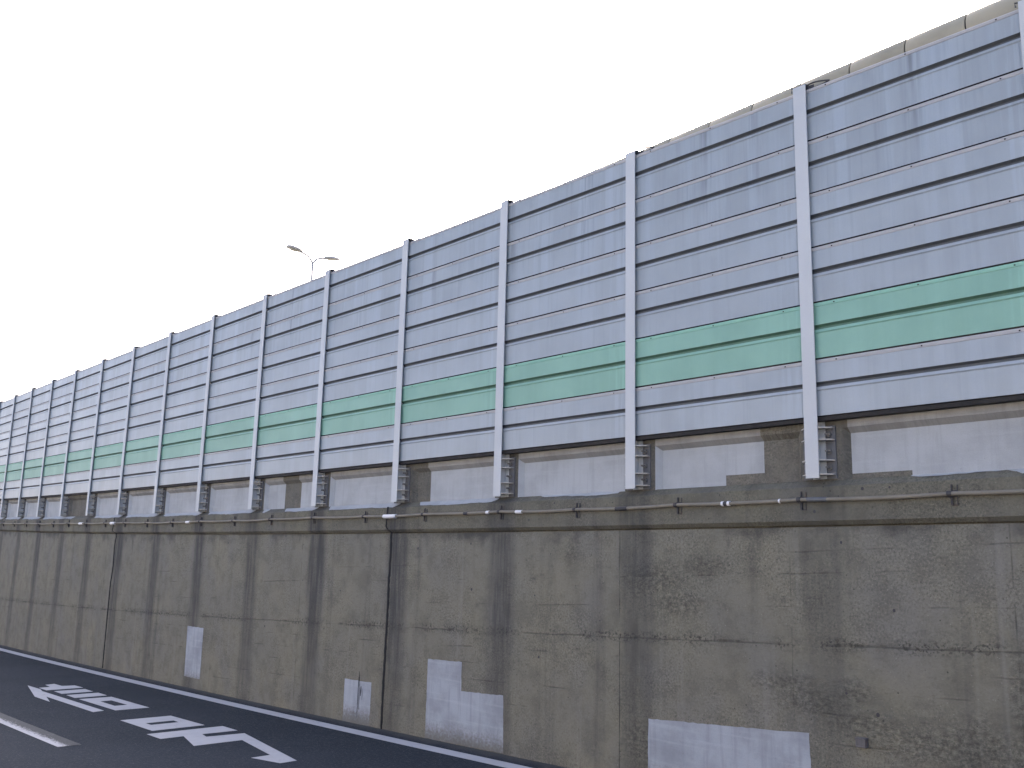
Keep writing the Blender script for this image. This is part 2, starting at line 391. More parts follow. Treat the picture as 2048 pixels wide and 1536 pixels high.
def mat_roadpaint(name, worn=None):
    t = NT(name); w = t.world()
    a = t.noise(w, 3.5, 4, 0.6); b = t.noise(w, 70, 4, 0.7)
    col = t.mix(t.step(a, 0.35, 0.7, 0, 0.35), (0.52, 0.52, 0.54), (0.40, 0.40, 0.42))
    col = t.mix(t.step(b, 0.5, 0.75, 0, 0.4), col, (0.28, 0.28, 0.29))
    if worn:
        u, v, _ = t.sep(t.uv())
        chip = t.noise(t.vmap(w, (1, 2.2, 1)), 17, 6, 0.8)
        k = t.math('ADD', v, t.math('MULTIPLY', t.math('SUBTRACT', chip, 0.5), 1.5))
        bare = t.step(k, 0.26, 0.52)
        col = t.mix(bare, col, t.mix(t.step(b, 0.4, 0.7), (0.028, 0.035, 0.044), (0.085, 0.09, 0.095)))
    crack = t.step(t.voro(t.vmap(w, (0.8, 1.6, 1)), 2.2, 'DISTANCE_TO_EDGE'), 0.012, 0.004)
    col = t.mix(t.math('MULTIPLY', crack, t.step(a, 0.45, 0.6, 0, 0.35)), col, (0.2, 0.2, 0.21))
    return t.done(col, 0.7, t.bump(b, 0.25, 0.003), 0.0, 0.35)
PAINT = mat_roadpaint('road_paint'); PAINT_W = mat_roadpaint('road_paint_worn', True)

def mat_ground(name, a1, a2):
    t = NT(name); w = t.world()
    a = t.noise(w, 0.15, 5, 0.6); b = t.noise(w, 8, 4, 0.7)
    col = t.mix(t.step(a, 0.35, 0.65), a1, a2); col = t.mix(t.step(b, 0.4, 0.7, 0, 0.4), col, tuple(c * 0.6 for c in a1))
    return t.done(col, 0.9, t.bump(b, 0.3, 0.03))
EARTH = mat_ground('earth', (0.17, 0.15, 0.11), (0.12, 0.13, 0.08))

# ------------------------------------------------------------------ ground, road, markings
def sheet(name, x0, x1, y0, y1, dz, mat, nx=1, parent=None):
    mb = MB()
    for i in range(nx):
        a, b = x0 + (x1 - x0) * i / nx, x0 + (x1 - x0) * (i + 1) / nx
        mb.face([(a, y0, ground(a) + dz), (b, y0, ground(b) + dz), (b, y1, ground(b) + dz), (a, y1, ground(a) + dz)])
    return mb.build(name, mat, parent)
tag(sheet('ground', -500, 400, -500, 500, -0.12, EARTH), kind='structure')
tag(sheet('road', -160, 80, -17.5, 14, 0.0, ASPH), kind='structure')
ROADO = bpy.data.objects['road']

def rp(x, y, dz=0.004): return (x, y, ground(x) + dz)
mb = MB()                                                   # edge line follows the foot of the wall
ss = [14 - 0.5 * i for i in range(150)]
for a, b in zip(ss, ss[1:]):
    mb.face([rp(b, -0.405 + CL*b*b), rp(a, -0.405 + CL*a*a), rp(a, -0.195 + CL*a*a), rp(b, -0.195 + CL*b*b)])
tag(mb.build('edge_line', PAINT, ROADO), 'solid white edge line along the foot of the concrete wall')
mb = MB()
def lane(x0, x1):
    n = max(2, int((x1 - x0) / 0.5))
    for i in range(n):
        a, b = x0 + (x1 - x0)*i/n, x0 + (x1 - x0)*(i + 1)/n
        ya, yb = CL*a*a, CL*b*b
        mb.face([rp(a, -3.452 + ya), rp(b, -3.452 + yb), rp(b, -3.20 + yb), rp(a, -3.20 + ya)], 0, [(a, 0), (b, 0), (b, 1), (a, 1)])
lane(-15.0, -8.96)
tag(mb.build('lane_line', PAINT_W, ROADO), 'worn white lane line dash whose wall-side half has scraped off')
for x0 in (-27.0, -39.0, -3.0):
    mb = MB(); lane(x0, x0 + 6.0)
    if x0 != -3.0: mb.build('lane_line', PAINT_W, ROADO)

def glyph(name, outer, holes=(), label=None):
    """outlines on the road surface -> one painted shape"""
    bm = bmesh.new()
    loops = [outer] + list(holes)
    edges = []
    for lp in loops:
        vs = [bm.verts.new(rp(x, y, 0.004)) for x, y in lp]
        edges += [bm.edges.new((vs[i], vs[(i + 1) % len(vs)])) for i in range(len(vs))]
    bmesh.ops.triangle_fill(bm, use_beauty=True, use_dissolve=True, edges=edges, normal=(0, 0, 1))
    for f in bm.faces:
        if f.normal.z < 0: f.normal_flip()
    me = bpy.data.meshes.new(name); bm.to_mesh(me); bm.free(); me.materials.append(PAINT)
    o = link(name, me, ROADO)
    if label: o['label'] = label
    return o
glyph('direction_arrow', [(-15.568,-1.672),(-14.843,-1.693),(-14.544,-1.76),(-11.639,-1.868),(-11.568,-2.04),(-13.748,-1.951),(-13.068,-2.119),(-13.844,-2.088)],
      label='long white painted arrow pointing left along the lane')
glyph('painted_character', [(-15.5,-1.413),(-15.576,-1.243),(-15.173,-1.249),(-15.146,-1.053),(-14.717,-1.064),(-14.629,-1.671),(-15.088,-1.643),(-15.117,-1.457)],
      label='white painted stroke with a short foot, farthest along the lettering')
glyph('painted_character', [(-14.444,-1.616),(-14.495,-1.114),(-14.055,-1.142),(-13.989,-1.646)], label='plain white painted bar next to the footed stroke')
glyph('painted_character', [(-13.793,-1.645),(-13.847,-1.138),(-13.401,-1.166),(-13.334,-1.675)], label='plain white painted bar next to the square character')
glyph('painted_character', [(-13.152,-1.677),(-13.185,-1.18),(-11.608,-1.248),(-11.573,-1.739)],
      [[(-12.699,-1.528),(-12.734,-1.356),(-12.084,-1.373),(-12.07,-1.559)]], label='white painted hollow square beside the arrow shaft')
glyph('painted_character', [(-10.583,-2.058),(-10.631,-1.368),(-9.558,-1.4),(-9.48,-2.104)],
      [[(-10.139,-1.91),(-10.175,-1.532),(-9.994,-1.545),(-9.959,-1.914)]], label='white painted hollow square with a narrow slot')
glyph('painted_character', [(-9.267,-2.259),(-9.356,-1.263),(-8.91,-1.29),(-8.89,-1.752),(-8.68,-1.80),(-8.668,-1.327),(-6.702,-1.777),(-6.671,-1.983),(-7.124,-2.062),(-7.158,-1.826),(-8.213,-1.594),(-8.159,-2.194),(-8.867,-1.99),(-8.831,-2.279)],
      label='white painted character with a long tail, nearest the camera')

# ------------------------------------------------------------------ retaining wall
RW = empty('retaining_wall', (0, 0.3, ground(0)))
tag(RW, 'long stained grey concrete retaining wall with white painted parapet panels and black vertical joints', 'wall')
RWI = Matrix.Translation(-RW.location)
def wall_part(mb, name, mats, parent=RW, **kw):
    o = mb.build(name, mats, parent, **kw)
    o.matrix_parent_inverse = RWI if parent is RW else Matrix()
    return o
S0, S1 = 12.0, -64.0
svals = sorted(set([round(S0 - 0.25 * i, 4) for i in range(int((S0 - S1) / 0.25) + 1)]))
def strip(mb, prof, m, s0, s1, zfoot=False):
    """sweep a profile [(y, z), ...] along the wall; UV.y follows the unbent height"""
    for (ya, za), (yb, zb), mm in zip(prof, prof[1:], m):
        za0 = wall_foot(s0) if za is None else za; za1 = wall_foot(s1) if za is None else za
        va = [za0 if za is None else za, za1 if za is None else za]
        dv = 0.0 if abs(za0 - zb) > 0.02 else (yb - ya)
        mb.face([bend(s0, ya, za0), bend(s1, ya, za1), bend(s1, yb, zb), bend(s0, yb, zb)], mm,
                [(post_u(s0), va[0]), (post_u(s1), va[1]), (post_u(s1), zb + dv), (post_u(s0), zb + dv)])
mb = MB()
for a, b in zip(svals, svals[1:]):
    strip(mb, [(Y_WALL, None), (Y_WALL, -1.6), (Y_WALL, Z_SOFF - 0.014), (Y_WALL + 0.06, Z_SOFF - 0.014)], [0, 0, 0], a, b)
wall_part(mb, 'wall_face', WALLM)
mb = MB()
for a, b in zip(svals, svals[1:]):
    strip(mb, [(Y_WALL + 0.06, Z_SOFF - 0.0142), (Y_WALL + 0.06, Z_SOFF + 0.004), (Y_WALL - 0.004, Z_SOFF), (Y_BAND, Z_BAND), (Y_BAND, Z_LEDGE), (Y_PAR + 0.01, Z_LEDGE_IN + 0.004)], [0, 0, 0, 0, 0], a, b)
wall_part(mb, 'ledge_band', BANDM)

# parapet with one recess per bay; white paint where the photograph has it
def bay_paint(k):
    """list of painted spans (s0, s1, zlow) in a bay between post k and post k+1"""
    a, b = PX[k + 1] + FLANGE, PX[k]
    if k == 0: return [(-1.605, -1.10, 0.038), (-1.10, b + 0.3, -1)]
    if k == 1: return [(a - 0.2, -2.85, -1), (-2.85, -2.44, 0.092)]
    if k == 3: return [(-7.30, b + 0.3, -1)]
    if k == 5: return [(a - 0.2, -11.02, -1), (-10.53, b + 0.3, -1)]
    if k == 10: return []
    if k == 11: return [(a - 0.2, -21.0, -1)]
    return [(a - 0.2, b + 0.3, -1)]
mb = MB()
def q(pts, m):
    mb.face([bend(*p) for p in pts], m, [(post_u(p[0]), p[2] + (p[1] - Y_PAR) * 0.7) for p in pts])
ZR0, ZR1 = Z_LEDGE_IN, 0.372          # recess back face
ZC = 0.418                            # lip underside edge
def parapet_bay(sl, sr, paint):
    """sl, sr = pilaster edges left and right; recess between them"""
    il, ir = sl + 0.05, sr - 0.05
    cuts = sorted(set([sl, il, ir, sr] + [c for sp in paint for c in sp[:2] if il < c < ir] + [sl + (sr - sl) * i / 4 for i in range(1, 4)]))
    for a, b in zip(cuts, cuts[1:]):
        mid = (a + b) / 2
        hit = [sp for sp in paint if sp[0] <= mid <= sp[1]]
        pm = 1 if hit else 0; lip = 2 if hit else 0
        zl = hit[0][2] if hit else -1
        q([(a, Y_PAR, ZC), (b, Y_PAR, ZC), (b, Y_PAR, Z_PTOP), (a, Y_PAR, Z_PTOP)], lip)
        aa, bb = max(a, il), min(b, ir)
        # top chamfer, mitred at both ends
        q([(aa, Y_REC, ZR1), (bb, Y_REC, ZR1), (b, Y_PAR, ZC), (a, Y_PAR, ZC)], lip)
        if b <= il + 1e-6 or a >= ir - 1e-6: continue
        if zl > 0:
            q([(a, Y_REC, ZR0), (b, Y_REC, ZR0), (b, Y_REC, zl), (a, Y_REC, zl)], 0)
            q([(a, Y_REC, zl), (b, Y_REC, zl), (b, Y_REC, ZR1), (a, Y_REC, ZR1)], pm)
        else:
            q([(a, Y_REC, ZR0), (b, Y_REC, ZR0), (b, Y_REC, ZR1), (a, Y_REC, ZR1)], pm)
        q([(a, Y_PAR, ZR0), (b, Y_PAR, ZR0), (b, Y_REC, ZR0), (a, Y_REC, ZR0)], pm if zl < 0 else 0)
    lm = 1 if any(sp[0] <= sl for sp in paint) else 0
    rm = 1 if any(sp[1] >= sr for sp in paint) else 0
    q([(sl, Y_PAR, ZR0), (il, Y_REC, ZR0), (il, Y_REC, ZR1), (sl, Y_PAR, ZC)], lm)
    q([(ir, Y_REC, ZR0), (sr, Y_PAR, ZR0), (sr, Y_PAR, ZC), (ir, Y_REC, ZR1)], rm)
def pilaster(sa, sb, paint_l):
    n = 3
    for i in range(n):
        a, b = sa + (sb - sa) * i / n, sa + (sb - sa) * (i + 1) / n
        q([(a, Y_PAR, ZR0 - 0.02), (b, Y_PAR, ZR0 - 0.02), (b, Y_PAR, Z_PTOP), (a, Y_PAR, Z_PTOP)], 0)
centres = [p + FLANGE / 2 for p in PX]
allc = [centres[0] + 2.0 * i for i in range(5, 0, -1)] + centres + [centres[-1] - 2.0 * i for i in range(1, 17)]
PIL = 0.215
for i in range(len(allc) - 1):
    cr, clf = allc[i], allc[i + 1]
    k = i - 5
    pt = bay_paint(k) if 0 <= k < 15 else [(clf - 9, cr + 9, -1)]
    parapet_bay(clf + PIL - 0.01, cr - PIL + 0.03, pt)
    pilaster(cr - PIL + 0.03, cr + PIL - 0.01, False)
for a, b in zip(svals, svals[1:]):
    q([(a, Y_PAR, Z_PTOP), (b, Y_PAR, Z_PTOP), (b, 0.45, Z_PTOP), (a, 0.45, Z_PTOP)], 0)
wall_part(mb, 'parapet', [PARM, WASH, LIPW])
# paint that runs over the sloping ledge
mb = MB()
rl = random.Random(3)
def ledge_paint(sa, sb, t0=0.0, t1=0.93):
    dy, dz = Y_BAND - Y_PAR, Z_LEDGE - Z_LEDGE_IN
    n = max(3, int((sb - sa) / 0.07)); prev = None
    for i in range(n + 1):
        s = sa + (sb - sa) * i / n
        e = t1 + rl.uniform(-0.10, 0.05) + 0.10 * math.sin(s * 5.3)
        if i == 0: e = t0 + 0.15
        if i == n: e = t0 + 0.35
        row = [(s, Y_PAR + dy*t0 - 0.004, Z_LEDGE_IN + dz*t0 + 0.004), (s, Y_PAR + dy*e - 0.004, Z_LEDGE_IN + dz*e + 0.004)]
        if prev:
            pts = [prev[0], row[0], row[1], prev[1]]
            mb.face([bend(*p) for p in pts], 0, [(post_u(p[0]), p[2]) for p in pts])
        prev = row
for k in range(2, 15):
    a, b = centres[k + 1], centres[k]
    if k == 10: continue
    if k == 3: ledge_paint(-7.42, b - 0.10); continue
    if k == 2: ledge_paint(a + 0.6, b - 0.25, 0.0, 0.45); continue
    if k == 5: ledge_paint(a + 0.26, -11.35); ledge_paint(-10.85, b - 0.06); continue
    if k == 11: ledge_paint(a + 0.27, -21.05); continue
    ledge_paint(a + 0.27, b - 0.02)
ledge_paint(-1.08, -0.30, 0.0, 0.22); ledge_paint(-0.32, 1.4, 0.0, 0.75)
wall_part(mb, 'ledge_paint', WASH)

# repainted patches on the lower face
def patch(poly, label):
    mb = MB(); y = Y_WALL - 0.003
    r = random.Random(len(label))
    pts = []
    for (s0, z0), (s1, z1) in zip(poly, poly[1:] + poly[:1]):
        n = max(2, int(math.hypot(s1 - s0, z1 - z0) / 0.05))
        for i in range(n):
            f = i / n; j = 0.004 if i else 0
            pts.append((s0 + (s1 - s0)*f + r.uniform(-j, j), z0 + (z1 - z0)*f + r.uniform(-j, j)))
    bm = bmesh.new()
    vs = [bm.verts.new(bend(s, y, z)) for s, z in pts]
    es = [bm.edges.new((vs[i], vs[(i + 1) % len(vs)])) for i in range(len(vs))]
    bmesh.ops.triangle_fill(bm, use_beauty=True, edges=es, normal=(0, -1, 0))
    ul = bm.loops.layers.uv.new('UVMap')
    for f in bm.faces:
        if f.normal.y > 0: f.normal_flip()
        for l in f.loops:
            c = l.vert.co; l[ul].uv = (post_u(c.x), c.z - CV*c.x*c.x)
    me = bpy.data.meshes.new('paint_patch'); bm.to_mesh(me); bm.free(); me.materials.append(PATCHM)
    o = link('paint_patch', me, RW); o.matrix_parent_inverse = RWI
    o['label'] = label
    return o
patch([(-14.03,-1.935),(-13.375,-1.93),(-13.365,-2.75),(-14.0,-2.76)], 'tall narrow pale paint patch on the wall above the road lettering')
patch([(-8.904,-2.274),(-8.273,-2.26),(-8.282,-2.795),(-8.905,-2.812)], 'small pale paint patch with black scuff marks left of the wide joint')
patch([(-7.101,-1.87),(-6.463,-1.852),(-6.456,-2.17),(-5.738,-2.138),(-5.712,-2.73),(-7.106,-2.765)], 'L-shaped pale paint patch right of the wide joint')
patch([(-3.70,-2.124),(-2.412,-2.057),(-2.026,-2.032),(-2.014,-2.5),(-2.02,-2.66),(-3.71,-2.68)], 'long low pale paint patch at the bottom edge of the picture')
mb = MB()                                                   # scuffs on the small patch
for ds, z0, z1, wd in ((0.33, -2.22, -2.72, 0.012), (0.36, -2.30, -2.62, 0.010), (0.39, -2.33, -2.45, 0.022), (0.43, -2.36, -2.50, 0.008), (0.345, -2.15, -2.34, 0.014)):
    s = -8.904 + ds; y = Y_WALL - 0.0045
    mb.face([bend(s, y, z1), bend(s + wd*0.5, y, z1), bend(s + wd, y, (z0+z1)/2), bend(s + wd*0.7, y, z0), bend(s + 0.002, y, z0), bend(s - wd*0.2, y, (z0+z1)/2)])
o = wall_part(mb, 'scuff_mark', RUBBER)

# black joint seals
J1 = [(-8.032,-0.055),(-8.042,-0.24),(-8.05,-0.30),(-7.985,-0.379),(-7.975,-0.646),(-7.987,-0.772),(-7.98,-0.90),(-7.996,-0.95),(-7.989,-1.313),(-7.995,-1.62),(-8.004,-1.973),(-8.012,-2.377),(-8.009,-2.80)]
J2 = [(-18.102,-0.055),(-18.124,-0.177),(-18.175,-0.314),(-18.04,-0.379),(-18.013,-0.451),(-18.063,-0.593),(-18.052,-0.835),(-18.038,-1.035),(-18.06,-1.216),(-18.09,-1.362),(-18.09,-1.859),(-18.085,-2.422),(-18.07,-3.04)]
def joint(path, wband, wwall, label, seed):
    r = random.Random(seed); mb = MB()
    def y_at(z): return Y_BAND if z > Z_BAND else (Y_BAND + (Y_WALL - Y_BAND) * min(1, (Z_BAND - z) / (Z_BAND - Z_SOFF)))
    pts = []
    for (s0, z0), (s1, z1) in zip(path, path[1:]):
        n = max(2, int(abs(z1 - z0) / 0.045))
        for i in range(n):
            f = i / n; pts.append((s0 + (s1 - s0)*f, z0 + (z1 - z0)*f))
    pts.append(path[-1])
    prev = None
    for i, (s, z) in enumerate(pts):
        w = (wband if z > -0.36 else wwall) * (1 + r.uniform(-0.22, 0.22)); s += r.uniform(-0.004, 0.004)
        y = y_at(z)
        ring = [bend(s - w/2, y + 0.004, z), bend(s - w/4, y - 0.010, z), bend(s + w/4, y - 0.010, z), bend(s + w/2, y + 0.004, z)]
        if prev:
            for k in range(3): mb.face([prev[k], prev[k+1], ring[k+1], ring[k]])
        prev = ring
    o = wall_part(mb, 'joint_seal', RUBBER, smooth=60)
    o['label'] = label
joint(J1, 0.030, 0.052, 'wide black joint seal right of the scuffed patch', 1)
joint(J2, 0.035, 0.060, 'wavering black joint seal near the painted arrow', 2)
# form-tie holes
mb = MB()
def disc(s, z, r, y, n=8):
    mb.face([bend(s + r*math.cos(2*math.pi*i/n), y, z + r*1.1*math.sin(2*math.pi*i/n)) for i in range(n)])
rh = random.Random(11)
for s in (-9.15, -9.6, -10.15, -10.7, -11.3, -12.6, -14.6, -16.4, -1.7, -1.35, -5.2, -6.3, -7.3, -12.0, -13.1, -19.2, -20.3):
    for z in (-0.5, -1.1, -1.75):
        if rh.random() < 0.55: disc(s + rh.uniform(-0.1, 0.1), z + rh.uniform(-0.08, 0.08), rh.uniform(0.008, 0.016), Y_WALL - 0.0025)
    for z in (-0.10, -0.27):
        if rh.random() < 0.35: disc(s + rh.uniform(-0.3, 0.3), z, rh.uniform(0.008, 0.015), Y_BAND - 0.0025)
wall_part(mb, 'tie_hole', DARKM)
# back of the wall and the level it holds up
mb = MB()
for a, b in zip(svals, svals[1:]):
    mb.face([bend(a, 0.45, -3.5), bend(b, 0.45, -3.5), bend(b, 0.45, Z_PTOP), bend(a, 0.45, Z_PTOP)], 0, [(a, 0), (b, 0), (b, 1), (a, 1)])
wall_part(mb, 'wall_back', PARM)
mb = MB()
for a, b in zip(svals, svals[1:]):
    mb.face([bend(a, 0.46, 0.2), bend(b, 0.46, 0.2), (b, 70, 0.2 + CV*b*b), (a, 70, 0.2 + CV*a*a)])
tag(mb.build('upper_road', ASPH), kind='structure')

# ------------------------------------------------------------------ unseen wall behind the camera, added to bounce light
mb = MB()
xs_ = [-120 + 10 * i for i in range(18)]
for a, b in zip(xs_, xs_[1:]):
    y0 = -16.0
    ga, gb = ground(a) - 0.15, ground(b) - 0.15
    ya, yb = y0 + CL*a*a*0.5, y0 + CL*b*b*0.5
    mb.face([(a, ya, ga), (b, yb, gb), (b, yb, gb + 5.5), (a, ya, ga + 5.5)], 0, [(a, ga), (b, gb), (b, gb + 5.5), (a, ga + 5.5)])
    mb.face([(a, ya, ga + 5.5), (b, yb, gb + 5.5), (b, yb - 0.5, gb + 5.5), (a, ya - 0.5, ga + 5.5)], 0, [(a, 0), (b, 0), (b, 1), (a, 1)])
    mb.face([(a, ya - 0.5, ga), (b, yb - 0.5, gb), (b, yb - 0.5, gb + 5.5), (a, ya - 0.5, ga + 5.5)], 0, [(a, 0), (b, 0), (b, 1), (a, 1)])
BOUNCEM = mat_whitewash('bounce_wall_pale', (0.34, 0.315, 0.28), 0.85, 0.5)
tag(mb.build('retaining_wall', BOUNCEM), 'plain pale wall behind the camera, added to bounce light across the road', 'wall')

# ------------------------------------------------------------------ noise barrier
NB = empty('noise_barrier', (0, 0, 0))
tag(NB, 'tall noise barrier of ribbed grey metal panels with one green row between pale steel posts', 'noise barrier')
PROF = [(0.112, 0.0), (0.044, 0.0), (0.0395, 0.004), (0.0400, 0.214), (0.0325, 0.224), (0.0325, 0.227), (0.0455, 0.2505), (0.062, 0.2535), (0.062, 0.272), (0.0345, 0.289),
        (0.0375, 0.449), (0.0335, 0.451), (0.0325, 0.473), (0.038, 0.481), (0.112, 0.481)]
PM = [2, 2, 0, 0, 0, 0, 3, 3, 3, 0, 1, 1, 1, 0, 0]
def panel_mesh(name, mats):
    mb = MB(); L = 1.97; n = len(PROF)
    xs = [-L/2, -L/2 + 0.03, 0.0, L/2 - 0.03, L/2]
    for i in range(n):
        (ya, za), (yb, zb) = PROF[i], PROF[(i + 1) % n]
        for xa, xb in zip(xs, xs[1:]):
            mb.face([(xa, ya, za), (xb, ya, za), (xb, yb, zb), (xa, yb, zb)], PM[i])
    mb.face([(-L/2, y, z) for y, z in PROF], 0); mb.face([(L/2, y, z) for y, z in PROF][::-1], 0)
    # end-cap trim and two rivets on the rail
    mb.box((-L/2 + 0.955*L, 0.0375, 0.004), (-L/2 + 0.957*L, 0.0402, 0.21), 0)
    for fx in (0.12, 0.5, 0.88):
        mb.box((-L/2 + fx*L - 0.006, 0.0305, 0.457), (-L/2 + fx*L + 0.006, 0.034, 0.467), 2)
    return mb.mesh(name, mats)
M_GREY = panel_mesh('panel_grey', [PANEL, RAIL, UNDER, SLOT_SHADE]); M_TOP = panel_mesh('panel_top', [PANEL_TOP, RAIL, UNDER, SLOT_SHADE]); M_GRN = panel_mesh('panel_green', [GREEN, RAIL_G, UNDER, SLOT_SHADE_G])
rp_ = random.Random(5)
cent = [centres[0] + 2.0] + centres
for i in range(len(cent) - 1):
    cr, clf = cent[i], cent[i + 1]
    mid = (cr + clf) / 2; L = cr - clf - 0.02
    dydx, dzdx = 2*CL*mid, 2*CV*mid
    for row in range(6):                       # 0 = lowest
        me = M_GRN if row == 1 else (M_TOP if row >= 4 else M_GREY)
        o = link('panel', me, NB)
        o.location = bend(mid, rp_.uniform(-0.0015, 0.0015), PAN_Z + PAN_H * row + 0.006)
        o.rotation_euler = (rp_.uniform(-0.004, 0.004), -math.atan(dzdx), math.atan(dydx))
        o.scale = (L / 1.97, 1, 1)
        if row == 1: o['label'] = 'green barrier panel'

def post_mesh():
    mb = MB(); w = FLANGE / 2; tf, tw, d = 0.009, 0.0065, 0.125
    pr = [(-w,0),(w,0),(w,tf),(tw/2,tf),(tw/2,d-tf),(w,d-tf),(w,d),(-w,d),(-w,d-tf),(-tw/2,d-tf),(-tw/2,tf),(-w,tf)]
    n = len(pr)
    for i in range(n):
        a, b = pr[i], pr[(i+1) % n]
        mb.face([(a[0],a[1],0),(b[0],b[1],0),(b[0],b[1],POST_H),(a[0],a[1],POST_H)])
    for z in (0, POST_H):
        for x0, x1, y0, y1 in ((-w,w,0,tf),(-tw/2,tw/2,tf,d-tf),(-w,w,d-tf,d)):
            mb.face([(x0,y0,z),(x1,y0,z),(x1,y1,z),(x0,y1,z)])
    return mb.mesh('post', [POST])
ME_POST = post_mesh()
mb = MB(); mb.box((-0.15, 0.1255, 0.0), (0.15, 0.1375, 0.44)); ME_PLATE = mb.mesh('base_plate', [PLATE])
def stiff_mesh(sgn):
    mb = MB(); x0, x1, x2 = sgn*0.0045, sgn*0.061, sgn*0.142
    for z in (0.0, 0.009):
        mb.face([(x0, 0.0095, z), (x1, 0.0095, z), (x2, 0.085, z), (x2, 0.1255, z), (x0, 0.1255, z)])
    ring = [(x0, 0.0095), (x1, 0.0095), (x2, 0.085), (x2, 0.1255), (x0, 0.1255)]
    for a, b in zip(ring, ring[1:] + ring[:1]):
        mb.face([(*a, 0), (*b, 0), (*b, 0.009), (*a, 0.009)])
    return mb.mesh('stiffener', [STIFF])
ME_STF = [stiff_mesh(1), stiff_mesh(-1)]
mb = MB()
mb.tube([(0, 0.1255, 0), (0, 0.104, 0)], 0.021, 6); mb.tube([(0, 0.104, 0), (0, 0.060, 0)], 0.0105, 8)
ME_BOLT = mb.mesh('anchor_bolt', [BOLT])
def loop_mesh(seed):
    r = random.Random(seed); mb = MB()
    a = Vector((0.045, 0.05, POST_H + 0.002)); b = Vector((0.10, 0.05, POST_H + 0.035 + r.uniform(0, 0.015))); c = Vector((0.25 + r.uniform(-0.04, 0.03), 0.05, POST_H - 0.020)); d = Vector((0.065, 0.05, POST_H - 0.035))
    def curve(*p):
        out = []
        for i in range(9):
            f = i / 8
            q0 = p[0].lerp(p[1], f); q1 = p[1].lerp(p[2], f); out.append(q0.lerp(q1, f))
        return out
    mb.tube(curve(a, b, c), 0.007, 6); mb.tube(curve(c, Vector((0.16, 0.05, POST_H - 0.045)), d), 0.007, 6)
    mb.box((-0.052, 0.012, POST_H + 0.001), (0.058, 0.10, POST_H + 0.010))
    mb.box((0.050, 0.040, POST_H - 0.05), (0.058, 0.10, POST_H + 0.012))
    mb.box((0.055, 0.045, POST_H - 0.030), (0.10 + 0.02 * (seed % 3), 0.051, POST_H - 0.004))
    mb.tube([(-0.03, 0.05, POST_H + 0.008), (-0.10, 0.04, POST_H + 0.012 + r.uniform(0, 0.02)), (-0.09, 0.03, POST_H - 0.02)], 0.006, 6)
    return mb.mesh('safety_loop', [DARKM])
LOOPS = [loop_mesh(i) for i in range(4)]
for k, c in enumerate(centres):
    p = link('post', ME_POST, NB)
    p.location = bend(c, 0, 0); p.rotation_euler = (0, 0, math.atan(2*CL*c))
    link('base_plate', ME_PLATE, p)
    for z in (0.028, 0.145, 0.315, 0.415):
        for m in ME_STF:
            o = link('stiffener', m, p); o.location = (0, 0, z)
    for z in (0.09, 0.225, 0.365):
        for x in (0.098, -0.098):
            o = link('anchor_bolt', ME_BOLT, p); o.location = (x, 0, z)
    link('safety_loop', LOOPS[k % 4], p)
# drip flashing under the lowest panels
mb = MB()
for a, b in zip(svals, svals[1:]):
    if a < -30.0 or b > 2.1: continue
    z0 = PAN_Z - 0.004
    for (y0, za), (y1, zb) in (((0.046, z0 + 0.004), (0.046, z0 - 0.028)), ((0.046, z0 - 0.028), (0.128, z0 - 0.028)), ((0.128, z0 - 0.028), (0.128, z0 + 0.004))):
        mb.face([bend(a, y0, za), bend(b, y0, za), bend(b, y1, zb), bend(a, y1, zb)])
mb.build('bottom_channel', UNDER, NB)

# the run of barrier beyond both ends of the picture
def run_on(c0, c1, label):
    root = empty('noise_barrier', bend(c0, 0, 0)); tag(root, label, 'noise barrier')
    inv = Matrix.Translation(-root.location)
    cs = [c0 + (2.0 if c1 > c0 else -2.0) * i for i in range(int(abs(c1 - c0) / 2) + 1)]
    for row in range(6):
        mb = MB()
        for a, b in zip(cs, cs[1:]):
            for i in range(len(PROF)):
                (ya, za), (yb, zb) = PROF[i], PROF[(i + 1) % len(PROF)]
                z = PAN_Z + PAN_H * row + 0.006
                mb.face([bend(a, ya, z + za), bend(b, ya, z + za), bend(b, yb, z + zb), bend(a, yb, z + zb)], PM[i])
        o = mb.build('panel_row', [GREEN, RAIL_G, UNDER, SLOT_SHADE_G] if row == 1 else [PANEL_TOP if row > 3 else PANEL, RAIL, UNDER, SLOT_SHADE], root); o.matrix_parent_inverse = inv
    for c in cs[1:]:
        o = link('post', ME_POST, root); o.matrix_parent_inverse = inv; o.location = bend(c, 0, 0)
run_on(centres[-1], centres[-1] - 30.0, 'far run of ribbed grey noise barrier with a green row, past the left edge')
run_on(centres[0] + 2.0, centres[0] + 10.0, 'near run of ribbed grey noise barrier with a green row, past the right edge')

# ------------------------------------------------------------------ rounded cap behind the barrier top
R = 0.17
CAP = empty('barrier_cap', bend(-2.0, 0.29, 3.4))
tag(CAP, 'row of cream rounded cap segments showing above the noise barrier at right', 'barrier cap')
CAPI = Matrix.Translation(-CAP.location)
def cap_axis(s):
    return bend(s, 0.2 + 0.515*R, 3.678 + 0.0275*(s + 0.44) - 0.857*R)
s = 8.0 - 0.02
s = -0.443 + 0.4995 * 17
k = 0
while s > -9.0:
    a, b = s - 0.006, s - 0.4995 + 0.006
    mb = MB(); n = 22
    for ring in range(4):
        pass
    pa = [a, a - 0.012, b + 0.012, b]; rr = [R - 0.006, R, R, R - 0.006]
    mb.tube([cap_axis(x) for x in pa], rr, n)
    o = mb.build('cap_segment', CAPM, CAP, smooth=50); o.matrix_parent_inverse = CAPI
    s -= 0.4995; k += 1
mb = MB()
mb.tube([cap_axis(8.0), cap_axis(4), cap_axis(0), cap_axis(-4), cap_axis(-9.3)], R - 0.012, 16)
o = mb.build('cap_core', UNDER, CAP, smooth=50); o.matrix_parent_inverse = CAPI

